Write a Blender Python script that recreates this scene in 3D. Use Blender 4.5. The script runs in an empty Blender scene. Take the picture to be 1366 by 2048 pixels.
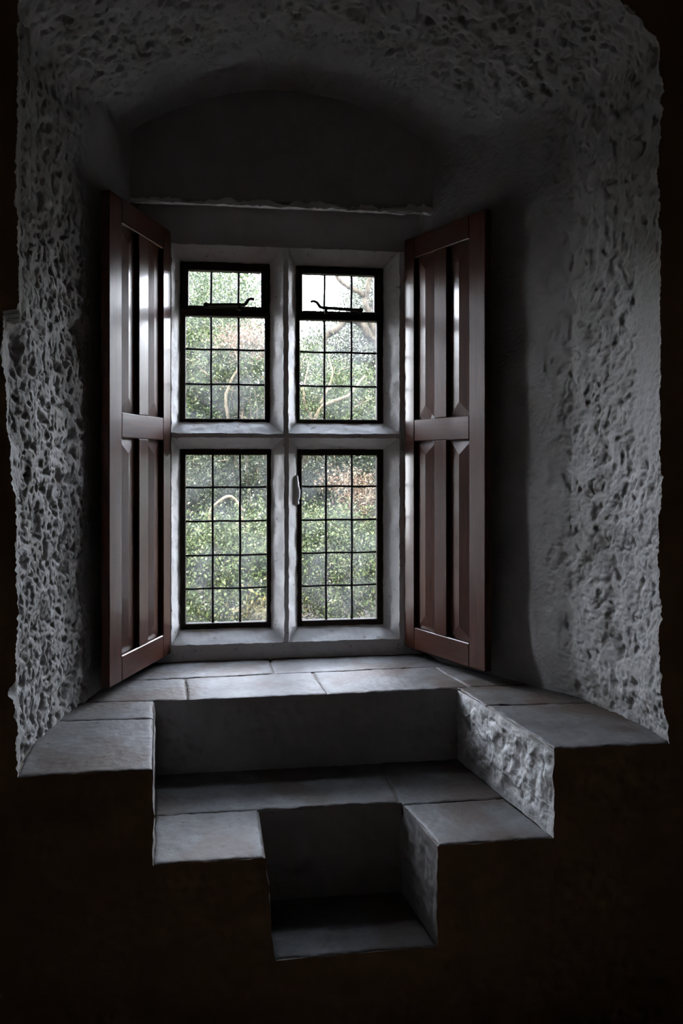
import bpy, math
import numpy as np
from math import sin, cos, pi, radians

# ------------------------------------------------------------------ camera, sky, sun, exposure
SC = bpy.context.scene
COL = SC.collection
EYE = 1.72                       # eye height above the room floor; geometry below is written relative to the eye

cam = bpy.data.cameras.new('camera')
cam.sensor_fit = 'AUTO'
cam.sensor_width = 36.0
cam.lens = 1500 / 2048 * 36.0
cam.shift_y = -99 / 2048
cam.clip_start = 0.02
cam_o = bpy.data.objects.new('camera', cam)
COL.objects.link(cam_o)
cam_o.location = (0, 0, EYE)
cam_o.rotation_euler = (pi / 2, 0, radians(-7.5))
SC.camera = cam_o

SKY_STRENGTH = 60.0
SUN_STRENGTH = 42.0
world = bpy.data.worlds.new('sky')
SC.world = world
world.use_nodes = True
nt = world.node_tree
nt.nodes.clear()
wo = nt.nodes.new('ShaderNodeOutputWorld')
bg = nt.nodes.new('ShaderNodeBackground')
tc = nt.nodes.new('ShaderNodeTexCoord')
sx = nt.nodes.new('ShaderNodeSeparateXYZ')
rp = nt.nodes.new('ShaderNodeValToRGB')
rp.color_ramp.elements[0].position = 0.0
rp.color_ramp.elements[0].color = (0.93, 0.935, 1.0, 1)
rp.color_ramp.elements[1].position = 0.75
rp.color_ramp.elements[1].color = (0.28, 0.305, 0.375, 1)
e_ = rp.color_ramp.elements.new(0.35)
e_.color = (0.84, 0.86, 1.0, 1)
nt.links.new(tc.outputs['Generated'], sx.inputs[0])
nt.links.new(sx.outputs['Z'], rp.inputs[0])
nt.links.new(rp.outputs[0], bg.inputs['Color'])
bg.inputs['Strength'].default_value = SKY_STRENGTH
nt.links.new(bg.outputs[0], wo.inputs[0])

sun = bpy.data.lights.new('sun', 'SUN')
sun.energy = SUN_STRENGTH
sun.angle = radians(1.5)
sun.color = (1.0, 0.95, 0.84)
sun_o = bpy.data.objects.new('sun', sun)
COL.objects.link(sun_o)
sun_o.location = (-6, -8, 14)
sun_o.rotation_euler = (radians(36), 0, radians(-32))   # high behind the house, falls on the trees only

SC.view_settings.view_transform = 'Standard'
SC.view_settings.look = 'None'
SC.view_settings.gamma = 1.0
SC.view_settings.exposure = 0.0
SC.view_settings.use_curve_mapping = False
SC.cycles.max_bounces = 12
SC.cycles.diffuse_bounces = 6
SC.cycles.transparent_max_bounces = 24
SC.cycles.sample_clamp_indirect = 6.0
SC.cycles.use_denoising = True

# ------------------------------------------------------------------ noise
_r = np.random.RandomState(7)
_perm = _r.permutation(256)
_perm = np.concatenate([_perm, _perm, _perm])
_g = _r.normal(size=(256, 3))
_g /= np.linalg.norm(_g, axis=1)[:, None]


def perlin(p):
    p = np.asarray(p, float)
    i = np.floor(p).astype(int)
    f = p - i
    i &= 255
    u = f * f * f * (f * (f * 6 - 15) + 10)
    out = 0
    for dx in (0, 1):
        wx = u[:, 0] if dx else 1 - u[:, 0]
        for dy in (0, 1):
            wy = u[:, 1] if dy else 1 - u[:, 1]
            for dz in (0, 1):
                wz = u[:, 2] if dz else 1 - u[:, 2]
                h = _perm[_perm[_perm[(i[:, 0] + dx) & 255] + ((i[:, 1] + dy) & 255)] + ((i[:, 2] + dz) & 255)]
                g = _g[h]
                d = g[:, 0] * (f[:, 0] - dx) + g[:, 1] * (f[:, 1] - dy) + g[:, 2] * (f[:, 2] - dz)
                out = out + wx * wy * wz * d
    return out * 1.5


def fbm(p, scale, octs=3):
    q = np.asarray(p, float) / scale
    a, s = 1.0, 0
    for k in range(octs):
        s = s + a * perlin(q + 17.3 * k)
        q = q * 2.03
        a *= 0.5
    return s


def vnoise(p, scale, octs=3):
    return np.stack([fbm(p, scale, octs), fbm(p + np.array([31.7, 4.1, 9.9]), scale, octs), fbm(p + np.array([7.7, 51.3, 23.1]), scale, octs)], 1)


def smooth(a, b, x):
    t = np.clip((x - a) / (b - a), 0, 1)
    return t * t * (3 - 2 * t)


# ------------------------------------------------------------------ materials
def new_mat(name):
    m = bpy.data.materials.new(name)
    m.use_nodes = True
    n = m.node_tree.nodes
    return m, n, m.node_tree.links, n['Principled BSDF']


def mottled(name, stops, scale, rough, bump=((60, .3, .004),), detail=6, stretch=(1, 1, 1), spec=0.3, second=None, coat=0.0):
    """stops: list of (pos, rgb) over a noise; second: (scale, lo, hi, rgb) blotches of their own shape."""
    m, n, l, b = new_mat(name)
    t = n.new('ShaderNodeTexCoord')
    mp = n.new('ShaderNodeMapping')
    mp.inputs['Scale'].default_value = stretch
    l.new(t.outputs['Object'], mp.inputs[0])
    nz = n.new('ShaderNodeTexNoise')
    nz.inputs['Scale'].default_value = scale
    nz.inputs['Detail'].default_value = detail
    nz.inputs['Roughness'].default_value = 0.62
    l.new(mp.outputs[0], nz.inputs['Vector'])
    r = n.new('ShaderNodeValToRGB')
    while len(r.color_ramp.elements) < len(stops):
        r.color_ramp.elements.new(0.5)
    for e, (p, c) in zip(r.color_ramp.elements, stops):
        e.position = p
        e.color = (*c, 1)
    l.new(nz.outputs['Fac'], r.inputs[0])
    colour = r.outputs[0]
    for sc2, lo, hi, rgb in (second or []):
        n2 = n.new('ShaderNodeTexNoise')
        n2.inputs['Scale'].default_value = sc2
        n2.inputs['Detail'].default_value = 5
        l.new(mp.outputs[0], n2.inputs['Vector'])
        mr = n.new('ShaderNodeMapRange')
        mr.inputs['From Min'].default_value = lo
        mr.inputs['From Max'].default_value = hi
        l.new(n2.outputs['Fac'], mr.inputs['Value'])
        mx = n.new('ShaderNodeMix')
        mx.data_type = 'RGBA'
        mx.inputs['B'].default_value = (*rgb, 1)
        l.new(mr.outputs[0], mx.inputs['Factor'])
        l.new(colour, mx.inputs['A'])
        colour = mx.outputs['Result']
    l.new(colour, b.inputs['Base Color'])
    b.inputs['Roughness'].default_value = rough
    b.inputs['Specular IOR Level'].default_value = spec
    b.inputs['Coat Weight'].default_value = coat
    b.inputs['Coat Roughness'].default_value = 0.17
    prev = None
    for bs, st, di in bump:
        n3 = n.new('ShaderNodeTexNoise')
        n3.inputs['Scale'].default_value = bs
        n3.inputs['Detail'].default_value = 4
        l.new(mp.outputs[0], n3.inputs['Vector'])
        bp = n.new('ShaderNodeBump')
        bp.inputs['Strength'].default_value = st
        bp.inputs['Distance'].default_value = di
        l.new(n3.outputs['Fac'], bp.inputs['Height'])
        if prev:
            l.new(prev.outputs[0], bp.inputs['Normal'])
        prev = bp
    if prev:
        l.new(prev.outputs[0], b.inputs['Normal'])
    return m


M = {}
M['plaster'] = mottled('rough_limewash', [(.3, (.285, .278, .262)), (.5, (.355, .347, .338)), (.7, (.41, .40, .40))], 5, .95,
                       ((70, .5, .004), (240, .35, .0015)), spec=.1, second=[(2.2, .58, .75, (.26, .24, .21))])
M['plaster_smooth'] = mottled('smooth_limewash', [(.3, (.36, .342, .33)), (.6, (.43, .418, .41))], 6, .95,
                              ((90, .25, .003),), spec=.1)
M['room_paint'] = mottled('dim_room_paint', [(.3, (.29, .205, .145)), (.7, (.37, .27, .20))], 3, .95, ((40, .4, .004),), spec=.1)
M['cheek'] = mottled('lumpy_whitewash', [(.3, (.50, .49, .48)), (.6, (.64, .635, .63))], 8, .9, ((45, .6, .006), (160, .45, .002)), spec=.1)
M['window_paint'] = mottled('white_painted_stone', [(.22, (.70, .69, .67)), (.45, (.88, .88, .87)), (.7, (.92, .92, .92))], 9, .7,
                            ((22, .35, .006), (110, .35, .002)), spec=.3, second=[(38, .63, .74, (.48, .45, .41))])
M['stone'] = mottled('worn_ledge_stone', [(.27, (.050, .045, .043)), (.5, (.100, .097, .096)), (.70, (.155, .152, .156))], 7, .62,
                     ((35, .35, .005), (160, .4, .002)), spec=.5, second=[(3.4, .50, .60, (.062, .043, .032)), (60, .64, .72, (.05, .045, .04))])
M['mortar'] = mottled('dark_mortar', [(.3, (.16, .14, .12)), (.7, (.26, .24, .22))], 30, .95, ((120, .5, .003),), spec=.1)
M['wood'] = mottled('varnished_mahogany', [(.3, (.032, .0085, .0040)), (.5, (.053, .0145, .0062)), (.7, (.078, .0235, .0095))], 14, .45,
                    ((60, .12, .001),), detail=8, stretch=(6, 6, .35), spec=.22, coat=.42)
M['wood_rail'] = mottled('varnished_mahogany_cross_grain', [(.3, (.032, .0085, .0040)), (.5, (.053, .0145, .0062)), (.7, (.078, .0235, .0095))], 14, .45,
                         ((60, .12, .001),), detail=8, stretch=(.35, 6, 6), spec=.22, coat=.42)
M['iron'] = mottled('dark_painted_iron', [(.3, (.014, .010, .008)), (.7, (.030, .021, .016))], 40, .6, ((150, .2, .001),), spec=.12)
M['lead'] = mottled('lead_came', [(.3, (.020, .020, .021)), (.7, (.045, .045, .047))], 60, .65, (), spec=.12)
M['bark'] = mottled('grey_brown_bark', [(.3, (.012, .010, .008)), (.7, (.045, .038, .028))], 18, .9, ((30, .8, .02),), stretch=(2, 2, .5), spec=.1)
M['pale_bark'] = mottled('pale_bark', [(.3, (.05, .040, .026)), (.7, (.13, .105, .072))], 18, .9, ((30, .6, .01),), stretch=(2, 2, .5), spec=.1)
M['earth'] = mottled('leaf_littered_earth', [(.3, (.02, .014, .009)), (.5, (.04, .03, .018)), (.7, (.08, .056, .032))], 9, .95, ((20, .8, .03),), spec=.1)
M['outside_wall'] = mottled('outer_stone_wall', [(.3, (.25, .23, .20)), (.7, (.38, .35, .31))], 4, .95, ((18, .6, .02),), spec=.1)


def leaf_mat(name, stops, trans=.35, rough=.42):
    stops = [(p, tuple(.165 * q for q in c)) for p, c in stops]
    m, n, l, b = new_mat(name)
    g = n.new('ShaderNodeNewGeometry')
    r = n.new('ShaderNodeValToRGB')
    while len(r.color_ramp.elements) < len(stops):
        r.color_ramp.elements.new(0.5)
    for e, (p, c) in zip(r.color_ramp.elements, stops):
        e.position = p
        e.color = (*c, 1)
    l.new(g.outputs['Random Per Island'], r.inputs[0])
    l.new(r.outputs[0], b.inputs['Base Color'])
    b.inputs['Roughness'].default_value = rough
    b.inputs['Specular IOR Level'].default_value = .22
    tr = n.new('ShaderNodeBsdfTranslucent')
    l.new(r.outputs[0], tr.inputs['Color'])
    mx = n.new('ShaderNodeMixShader')
    mx.inputs[0].default_value = trans
    l.new(b.outputs[0], mx.inputs[1])
    l.new(tr.outputs[0], mx.inputs[2])
    l.new(mx.outputs[0], n['Material Output'].inputs[0])
    return m


M['leaf_dark'] = leaf_mat('dark_evergreen_leaf', [(0, (.035, .060, .028)), (.5, (.085, .125, .055)), (.85, (.16, .20, .09)), (1, (.34, .36, .20))])
M['leaf_mid'] = leaf_mat('mid_green_leaf', [(0, (.045, .095, .025)), (.5, (.115, .195, .055)), (.85, (.25, .33, .10)), (1, (.50, .50, .25))])
M['leaf_light'] = leaf_mat('light_green_leaf', [(0, (.085, .15, .040)), (.5, (.20, .30, .085)), (.85, (.38, .45, .16)), (1, (.60, .58, .36))])
M['leaf_grey'] = leaf_mat('grey_green_leaf', [(0, (.14, .18, .13)), (.5, (.27, .32, .22)), (.85, (.42, .46, .33)), (1, (.62, .64, .48))])  # brightened to put haze and direct sun into the far crowns
M['leaf_rust'] = leaf_mat('dry_rust_leaf', [(0, (.30, .17, .10)), (.5, (.58, .37, .25)), (.8, (.80, .60, .45)), (1, (.85, .75, .42))])
M['leaf_yellow'] = leaf_mat('yellow_leaf', [(0, (.30, .24, .07)), (.6, (.50, .42, .13)), (1, (.62, .55, .26))])

m, n, l, b = new_mat('dusty_old_glass')
n.remove(b)
lw = n.new('ShaderNodeLayerWeight')
lw.inputs['Blend'].default_value = .5
pw = n.new('ShaderNodeMath')
pw.operation = 'POWER'
pw.inputs[1].default_value = 5.0
l.new(lw.outputs['Facing'], pw.inputs[0])
fr = n.new('ShaderNodeMapRange')
fr.inputs['To Min'].default_value = .04
fr.inputs['To Max'].default_value = .9
l.new(pw.outputs[0], fr.inputs['Value'])
tp = n.new('ShaderNodeBsdfTransparent')
tp.inputs[0].default_value = (.95, .97, .96, 1)
gl = n.new('ShaderNodeBsdfGlossy')
gl.inputs['Roughness'].default_value = .03
ts = n.new('ShaderNodeBsdfTranslucent')
ts.inputs[0].default_value = (.88, .92, .95, 1)
t = n.new('ShaderNodeTexCoord')
nz = n.new('ShaderNodeTexNoise')
nz.inputs['Scale'].default_value = 7
nz.inputs['Detail'].default_value = 7
l.new(t.outputs['Object'], nz.inputs['Vector'])
mr = n.new('ShaderNodeMapRange')
mr.inputs['From Min'].default_value = .35
mr.inputs['From Max'].default_value = .75
mr.inputs['To Min'].default_value = .0015
mr.inputs['To Max'].default_value = .022
l.new(nz.outputs['Fac'], mr.inputs['Value'])
m1 = n.new('ShaderNodeMixShader')
l.new(mr.outputs[0], m1.inputs[0])
l.new(tp.outputs[0], m1.inputs[1])
l.new(ts.outputs[0], m1.inputs[2])
m2 = n.new('ShaderNodeMixShader')
l.new(fr.outputs[0], m2.inputs[0])
l.new(m1.outputs[0], m2.inputs[1])
l.new(gl.outputs[0], m2.inputs[2])
l.new(m2.outputs[0], n['Material Output'].inputs[0])
M['glass'] = m


# ------------------------------------------------------------------ mesh helpers
def mesh_obj(name, verts, faces, mat, parent=None, shade=True):
    me = bpy.data.meshes.new(name)
    v = np.asarray(verts, np.float32)
    f = np.asarray(faces, np.int32) if not isinstance(faces, list) else faces
    if isinstance(f, np.ndarray):
        k = f.shape[1]
        me.vertices.add(len(v))
        me.vertices.foreach_set('co', v.ravel())
        me.loops.add(f.size)
        me.loops.foreach_set('vertex_index', f.ravel())
        me.polygons.add(len(f))
        me.polygons.foreach_set('loop_start', np.arange(0, f.size, k, dtype=np.int32))
        me.polygons.foreach_set('loop_total', np.full(len(f), k, np.int32))
        me.update(calc_edges=True)
        me.validate()
    else:
        me.from_pydata([tuple(map(float, q)) for q in v], [], f)
        me.update()
    if shade:
        me.polygons.foreach_set('use_smooth', np.ones(len(me.polygons), bool))
    me.materials.append(mat)
    o = bpy.data.objects.new(name, me)
    COL.objects.link(o)
    if parent:
        o.parent = parent
    return o


def tag(o, label, cat, group=None, kind=None):
    o['label'] = label
    o['category'] = cat
    if group:
        o['group'] = group
    if kind:
        o['kind'] = kind
    return o


def empty(name, loc, rz=0.0):
    o = bpy.data.objects.new(name, None)
    o.empty_display_size = .1
    COL.objects.link(o)
    o.location = loc
    o.rotation_euler = (0, 0, rz)
    return o


class MB:
    """gathers the pieces of one part; everything given relative to the eye unless raw"""

    def __init__(self, z=EYE):
        self.v, self.f, self.z, self.n = [], [], z, 0

    def add(self, v, f):
        v = np.asarray(v, float)
        self.v.append(v)
        self.f += [tuple(int(i) + self.n for i in q) for q in f]
        self.n += len(v)
        return self

    def box(self, x0, x1, y0, y1, z0, z1):
        v = [(x, y, z) for x in (x0, x1) for y in (y0, y1) for z in (z0, z1)]
        f = [(0, 1, 3, 2), (4, 6, 7, 5), (0, 4, 5, 1), (2, 3, 7, 6), (0, 2, 6, 4), (1, 5, 7, 3)]
        return self.add(v, f)

    def bevbox(self, x0, x1, y0, y1, z0, z1, b=.004):
        """box with chamfered edges: 24 vertices"""
        X, Y, Z = (x0, x1), (y0, y1), (z0, z1)
        idx, v = {}, []
        for i in (0, 1):
            for j in (0, 1):
                for k in (0, 1):
                    s = (1 - 2 * i, 1 - 2 * j, 1 - 2 * k)
                    base = (X[i], Y[j], Z[k])
                    for a in range(3):            # vertex lying on the face normal to axis a
                        p = [base[c] + (0 if c == a else s[c] * b) for c in range(3)]
                        idx[i, j, k, a] = len(v)
                        v.append(p)
        f = []
        for i in (0, 1):
            f.append([idx[i, 0, 0, 0], idx[i, 0, 1, 0], idx[i, 1, 1, 0], idx[i, 1, 0, 0]][::1 if i == 0 else -1])
            f.append([idx[0, i, 0, 1], idx[1, i, 0, 1], idx[1, i, 1, 1], idx[0, i, 1, 1]][::1 if i == 0 else -1])
            f.append([idx[0, 0, i, 2], idx[0, 1, i, 2], idx[1, 1, i, 2], idx[1, 0, i, 2]][::1 if i == 0 else -1])
        for i in (0, 1):
            for j in (0, 1):
                f.append([idx[i, j, 0, 0], idx[i, j, 1, 0], idx[i, j, 1, 1], idx[i, j, 0, 1]])
                f.append([idx[i, 0, j, 0], idx[i, 1, j, 0], idx[i, 1, j, 2], idx[i, 0, j, 2]])
                f.append([idx[0, i, j, 1], idx[1, i, j, 1], idx[1, i, j, 2], idx[0, i, j, 2]])
                for k in (0, 1):
                    f.append([idx[i, j, k, a] for a in range(3)])
        return self.add(v, f)

    def grid(self, P):
        """P: (n, m, 3) points"""
        n, m = P.shape[:2]
        i, j = np.meshgrid(np.arange(n - 1), np.arange(m - 1), indexing='ij')
        a = (i * m + j).ravel()
        return self.add(P.reshape(-1, 3), np.stack([a, a + 1, a + m + 1, a + m], 1))

    def patch(self, a, b, c, d, n, m, amp=.003, scale=.06, fn=None):
        """bilinear quad a b c d, wobbled by a noise of world space (seams between patches stay shut)"""
        u = np.linspace(0, 1, n)[:, None, None]
        w = np.linspace(0, 1, m)[None, :, None]
        a, b, c, d = (np.array(q, float) for q in (a, b, c, d))
        P = (a * (1 - u) + b * u) * (1 - w) + (d * (1 - u) + c * u) * w
        Q = P.reshape(-1, 3)
        A = amp if fn is None else fn(Q)[:, None]
        Q = Q + vnoise(Q, scale, 3) * A
        return self.grid(Q.reshape(n, m, 3))

    def tube(self, pts, rad, sides=8, caps=True):
        pts = np.asarray(pts, float)
        rad = np.broadcast_to(np.asarray(rad, float), (len(pts),))
        t = np.gradient(pts, axis=0)
        t /= np.linalg.norm(t, axis=1)[:, None] + 1e-9
        ref = np.array([0.31, 0.22, 0.93]) if abs(t[0] @ np.array([.31, .22, .93])) < .9 else np.array([.9, .3, .1])
        v = []
        for p, d, r in zip(pts, t, rad):
            s = np.cross(d, ref)
            s /= np.linalg.norm(s)
            q = np.cross(d, s)
            ref = np.cross(s, d)
            for k in range(sides):
                a = 2 * pi * k / sides
                v.append(p + r * (cos(a) * s + sin(a) * q))
        f = []
        for i in range(len(pts) - 1):
            for k in range(sides):
                k2 = (k + 1) % sides
                f.append((i * sides + k, i * sides + k2, (i + 1) * sides + k2, (i + 1) * sides + k))
        if caps:
            f.append(tuple(range(sides))[::-1])
            f.append(tuple((len(pts) - 1) * sides + k for k in range(sides)))
        return self.add(v, f)

    def build(self, name, mat, parent=None, shade=True, sharp=None):
        v = np.concatenate(self.v) + np.array([0, 0, self.z])
        o = mesh_obj(name, v, self.f, mat, parent, shade)
        if sharp is not None:
            o.data.set_sharp_from_angle(angle=radians(sharp))
        return o


def struct(o, label, cat):
    return tag(o, label, cat, kind='structure')


# ------------------------------------------------------------------ the embrasure: left jamb, vault, right jamb
YF, YT, YW, YO = 2.15, 3.15, 3.30, 3.50        # room face, tympanum, window wall, outer face
SILL, SEAT, STEP, FLOOR = -.86, -1.127, -1.422, -1.72
NY, NJ, NV = 300, 520, 480


def x_left(y):
    return np.interp(y, [2.15, 2.25, 2.43, 2.66, 2.83, 2.96, 3.15, 3.3], [-.612, -.634, -.632, -.602, -.56, -.525, -.455, -.445])


def x_right(y):
    return np.interp(y, [2.15, 2.3, 2.4, 2.6, 2.72, 2.9, 3.15, 3.3], [1.270, 1.266, 1.252, 1.19, 1.11, .995, .81, .79])


def profile(y):
    f = (y - YF) / (YT - YF)
    zl, zr = 1.30 + .06 * f, 1.29 + .07 * f
    za = 1.68 - .12 * f
    xl, xr = float(x_left(y)), float(x_right(y))
    zj = np.linspace(-.92, zl, NJ)
    left = np.stack([np.full(NJ, xl), zj], 1)
    t = np.linspace(0, 1, NV + 2)[1:-1]
    base = zl + (zr - zl) * t
    k = 1 - np.abs(2 * t - 1) ** (2.5 - .5 * min(f, 1))
    top = np.stack([xl + (xr - xl) * t, base + (za - (zl + zr) / 2) * k], 1)
    zj2 = np.linspace(zr, -.92, NJ)
    right = np.stack([np.full(NJ, xr) + .035 * smooth(-.70, -.87, zj2), zj2], 1)
    p = np.concatenate([left, top, right])
    ker = np.exp(-.5 * (np.arange(-24, 25) / 7.0) ** 2)
    ker /= ker.sum()
    q = np.stack([np.convolve(np.pad(p[:, c], 24, mode='edge'), ker, 'valid') for c in (0, 1)], 1)
    e = 30
    q[:e], q[-e:] = p[:e], p[-e:]
    return q


ys = np.linspace(YF, YW, NY)
S = np.zeros((NY, 2 * NJ + NV, 3))
for i, y in enumerate(ys):
    q = profile(y)
    S[i, :, 0], S[i, :, 1], S[i, :, 2] = q[:, 0], y, q[:, 1]
du, dv = np.gradient(S, axis=0), np.gradient(S, axis=1)
N = np.cross(du, dv)
N /= np.linalg.norm(N, axis=2)[:, :, None] + 1e-12
# the normal must point into the embrasure
ctr = np.array([.33, 2.7, .3])
flip = np.sign(((ctr - S) * N).sum(2))
N *= flip[:, :, None]

P0 = S.reshape(-1, 3)
X, Y, Z = P0[:, 0], P0[:, 1], P0[:, 2]
idx = np.tile(np.arange(2 * NJ + NV), NY)
isl = 1 - smooth(NJ - 15, NJ + 25, idx)
isr = smooth(NJ + NV - 25, NJ + NV + 15, idx)
isv = 1 - isl - isr
front = smooth(YF, YF + .10, Y)
# how rough the plaster is: a calmer band along the room edge, calm near the shutters
wob = .05 * fbm(P0, .35, 2)
rough_l = (.30 + .70 * smooth(2.19, 2.27, Y + wob)) * (1 - .8 * smooth(2.76, 2.90, Y + wob)) * (1 - .35 * smooth(.6, 1.0, Z))
band = smooth(-.02, .12, Z) * (1 - smooth(.55, .75, Z))
rough_r = (1 - .75 * band * (1 - smooth(2.26, 2.33, Y + .6 * wob))) * (1 - .85 * smooth(2.50, 2.78, Y + wob)) * (.82 + .06 * smooth(.1, .8, Z))
rough_v = 1.15 * (1 - .75 * smooth(2.75, 3.05, Y + wob))
A = isl * rough_l + isr * rough_r + isv * rough_v
warp = vnoise(P0, .09, 2) * .018
q = (P0 + warp) * np.array([1, 1, .8])


def ridged(p, octs=5, lac=2.1, gain=.55):
    out, amp, wgt = 0, 1.0, 1.0
    for k in range(octs):
        n_ = np.clip(1 - np.abs(perlin(p + 13.7 * k)) * 1.5, 0, 1) ** 2
        n_ = n_ * wgt
        wgt = np.clip(n_ * 1.8, 0, 1)
        out = out + amp * n_
        amp *= gain
        p = p * lac
    return out


q = P0 + warp * .7


def pits(scale, off, lo, hi):
    return smooth(lo, hi, perlin(q / scale + off))


_c, _s = cos(.6), sin(.6)
q = q @ np.array([[_c, _s, 0], [-_s, _c, 0], [0, 0, 1]]) @ np.array([[1, 0, 0], [0, _c, _s], [0, -_s, _c]])
dens = .55 + .45 * smooth(-.4, .3, fbm(P0, .16, 2))
th = .14 - .16 * dens
rg = ridged(q / .10) - .9
hp = (.013 * pits(.066, 3.3, .22, .62) + .013 * pits(.040, 8.1, .20 + th[:, None][:, 0], .55) + .0085 * pits(.024, 1.7, .17 + th, .5) + .0042 * pits(.0145, 6.2, .15, .5))
lump = fbm(q, .085, 5)
big = fbm(P0, .26, 2)
soft = isr * .9 + isv * .2
h = A * (-hp * (1 - .50 * soft) + .003 * rg * (1 - soft) + (.0065 + .004 * soft) * lump + .005) + .012 * big * (.4 + .6 * A) + .0011 * fbm(P0, .012, 3)
P1 = P0 + N.reshape(-1, 3) * h[:, None]
# broken-off corner of the left jamb, made good with plaster spilling out past the edge
zedge = Z + .02 * perlin(P0 / .03)
bump = np.interp(zedge, [-.10, -.04, .1, .3, .405, .412], [0, .010, .022, .038, .040, 0], left=0, right=0) * (1 - smooth(YF, YF + .22, Y)) * isl
P1[:, 0] -= bump
chip = .022 * np.exp(-((Z + .63) / .022) ** 2) * isl * (1 - smooth(YF, YF + .05, Y))
P1[:, 0] -= chip
# ragged plaster arris towards the room
edge = (1 - smooth(YF, YF + .03, Y)) * (isl + isr)
P1[:, 0] += edge * (.0035 * fbm(P0, .04, 3) + .0035 * perlin(P0 / .010))
P1 = P1.reshape(NY, -1, 3)


def surf(name, P, mat):
    m = MB()
    m.grid(P)
    return m.build(name, mat)


struct(surf('wall_left', P1[:, :NJ + 1], M['plaster']), 'rough white plastered left side wall of the deep window recess', 'wall')
struct(surf('ceiling', P1[:, NJ:NJ + NV + 1], M['plaster']), 'rough white plastered arched vault over the window recess', 'ceiling')
struct(surf('wall_right', P1[:, NJ + NV:], M['plaster']), 'rough white plastered right side wall of the deep window recess', 'wall')

# room face of the thick wall, growing out of the ragged arris
B = P1[0]
O = np.zeros_like(B)
cnt = len(B)
for i in range(cnt):
    if i < NJ:
        O[i] = (-3.0, YF, np.interp(i, [0, NJ], [-.92, 2.6]))
    elif i < NJ + NV:
        O[i] = (np.interp(i, [NJ, NJ + NV], [-3.0, 3.8]), YF, 2.6)
    else:
        O[i] = (3.8, YF, np.interp(i, [NJ + NV, cnt], [2.6, -.92]))
fr_ = [0, .002, .005, .012, .03, .07, .15, .35, .65, 1]
rows = []
for k, f in enumerate(fr_):
    R = B * (1 - f) + O * f
    if 0 < k:
        R[:, 1] = YF - min(f, .012) * .3 + .004 * fbm(R, .15, 2) + (B[:, 1] - YF) * (1 - min(1, f * 60))
    rows.append(R)
struct(surf('wall_front', np.stack(rows), M['room_paint']), 'dark unlit room wall around the opening of the window recess', 'wall')

# ------------------------------------------------------------------ masonry under the ledge: faces, risers, cheeks
T = .045                          # flagstone thickness
w = MB()
WAVE = dict(amp=.005, scale=.07)


def near_edge(Q):
    """1 away from the stone edges, falling to .25 along the top edges so that the plaster keeps its line"""
    d = np.min(np.abs(Q[:, 2:3] - np.array([[SILL, SEAT, STEP]])), axis=1)
    return .22 + .78 * smooth(.0, .05, d)


def heavy(Q):                     # the right cheeks are far rougher than the rest
    return (.005 + .0065 * smooth(.52, .60, Q[:, 0]) * smooth(YF - .02, YF + .06, Q[:, 1]) * smooth(-1.6, -.93, Q[:, 2])) * near_edge(Q)


fw = MB()


def wf(a, b, c, d, n, m_):
    front = all(abs(p[1] - YF) < 1e-6 for p in (a, b, c, d))
    (fw if front else w).patch(a, b, c, d, n, m_, fn=heavy, scale=.06)


c = MB()


zb = SILL - .004
wf((-3, YF, FLOOR), (-.60, YF, FLOOR), (-.60, YF, SILL - .002), (-3, YF, SILL - .002), 60, 90)
wf((-.60, YF, FLOOR), (-.249, YF, FLOOR), (-.249, YF, SILL - .002), (-.60, YF, SILL - .002), 40, 90)
wf((-.249, YF, FLOOR), (.091, YF, FLOOR), (.091, YF, STEP - .002), (-.249, YF, STEP - .002), 40, 30)
wf((-.249, YF, STEP - .002), (.091, YF, STEP - .002), (.066, YF, SEAT - .002), (-.249, YF, SEAT - .002), 40, 40)
wf((.091, YF, FLOOR), (.568, YF, FLOOR), (.568, YF, STEP - .002), (.091, YF, STEP - .002), 50, 30)
wf((.568, YF, FLOOR), (.926, YF, FLOOR), (.926, YF, SEAT - .002), (.568, YF, SEAT - .002), 50, 60)
wf((.926, YF, FLOOR), (1.30, YF, FLOOR), (1.30, YF, SILL - .002), (.926, YF, SILL - .002), 50, 90)
wf((1.30, YF, FLOOR), (3.8, YF, FLOOR), (3.8, YF, SILL - .002), (1.30, YF, SILL - .002), 60, 90)
# upper recess: back riser and two cheeks
wf((-.35, 2.77, SEAT - .03), (.86, 2.77, SEAT - .03), (.86, 2.77, SILL - .002), (-.35, 2.77, SILL - .002), 150, 40)
wf((-.249, YF, SEAT - .002), (-.315, 2.77, SEAT - .002), (-.315, 2.77, SILL - .002), (-.249, YF, SILL - .002), 90, 50)
c.patch((.926, YF, SEAT - .002), (.808, 2.77, SEAT - .002), (.808, 2.77, SILL - .002), (.930, YF, SILL - .002), 190, 100, scale=.07, fn=heavy)
# lower notch: back riser and two cheeks
wf((.03, 2.45, STEP - .03), (.55, 2.44, STEP - .03), (.55, 2.44, SEAT - .002), (.03, 2.45, SEAT - .002), 70, 40)
wf((.091, YF, STEP - .002), (.052, 2.45, STEP - .002), (.052, 2.45, SEAT - .002), (.066, YF, SEAT - .002), 50, 50)
wf((.568, YF, STEP - .002), (.521, 2.44, STEP - .002), (.521, 2.44, SEAT - .002), (.568, YF, SEAT - .002), 60, 60)
struct(w.build('wall_recess', M['plaster_smooth']), 'shaded plastered risers and cheeks of the stepped recess in the ledge', 'wall')
struct(fw.build('wall_lower', M['room_paint']), 'dark room wall below the window ledge, cut by the stepped recess', 'wall')
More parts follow.
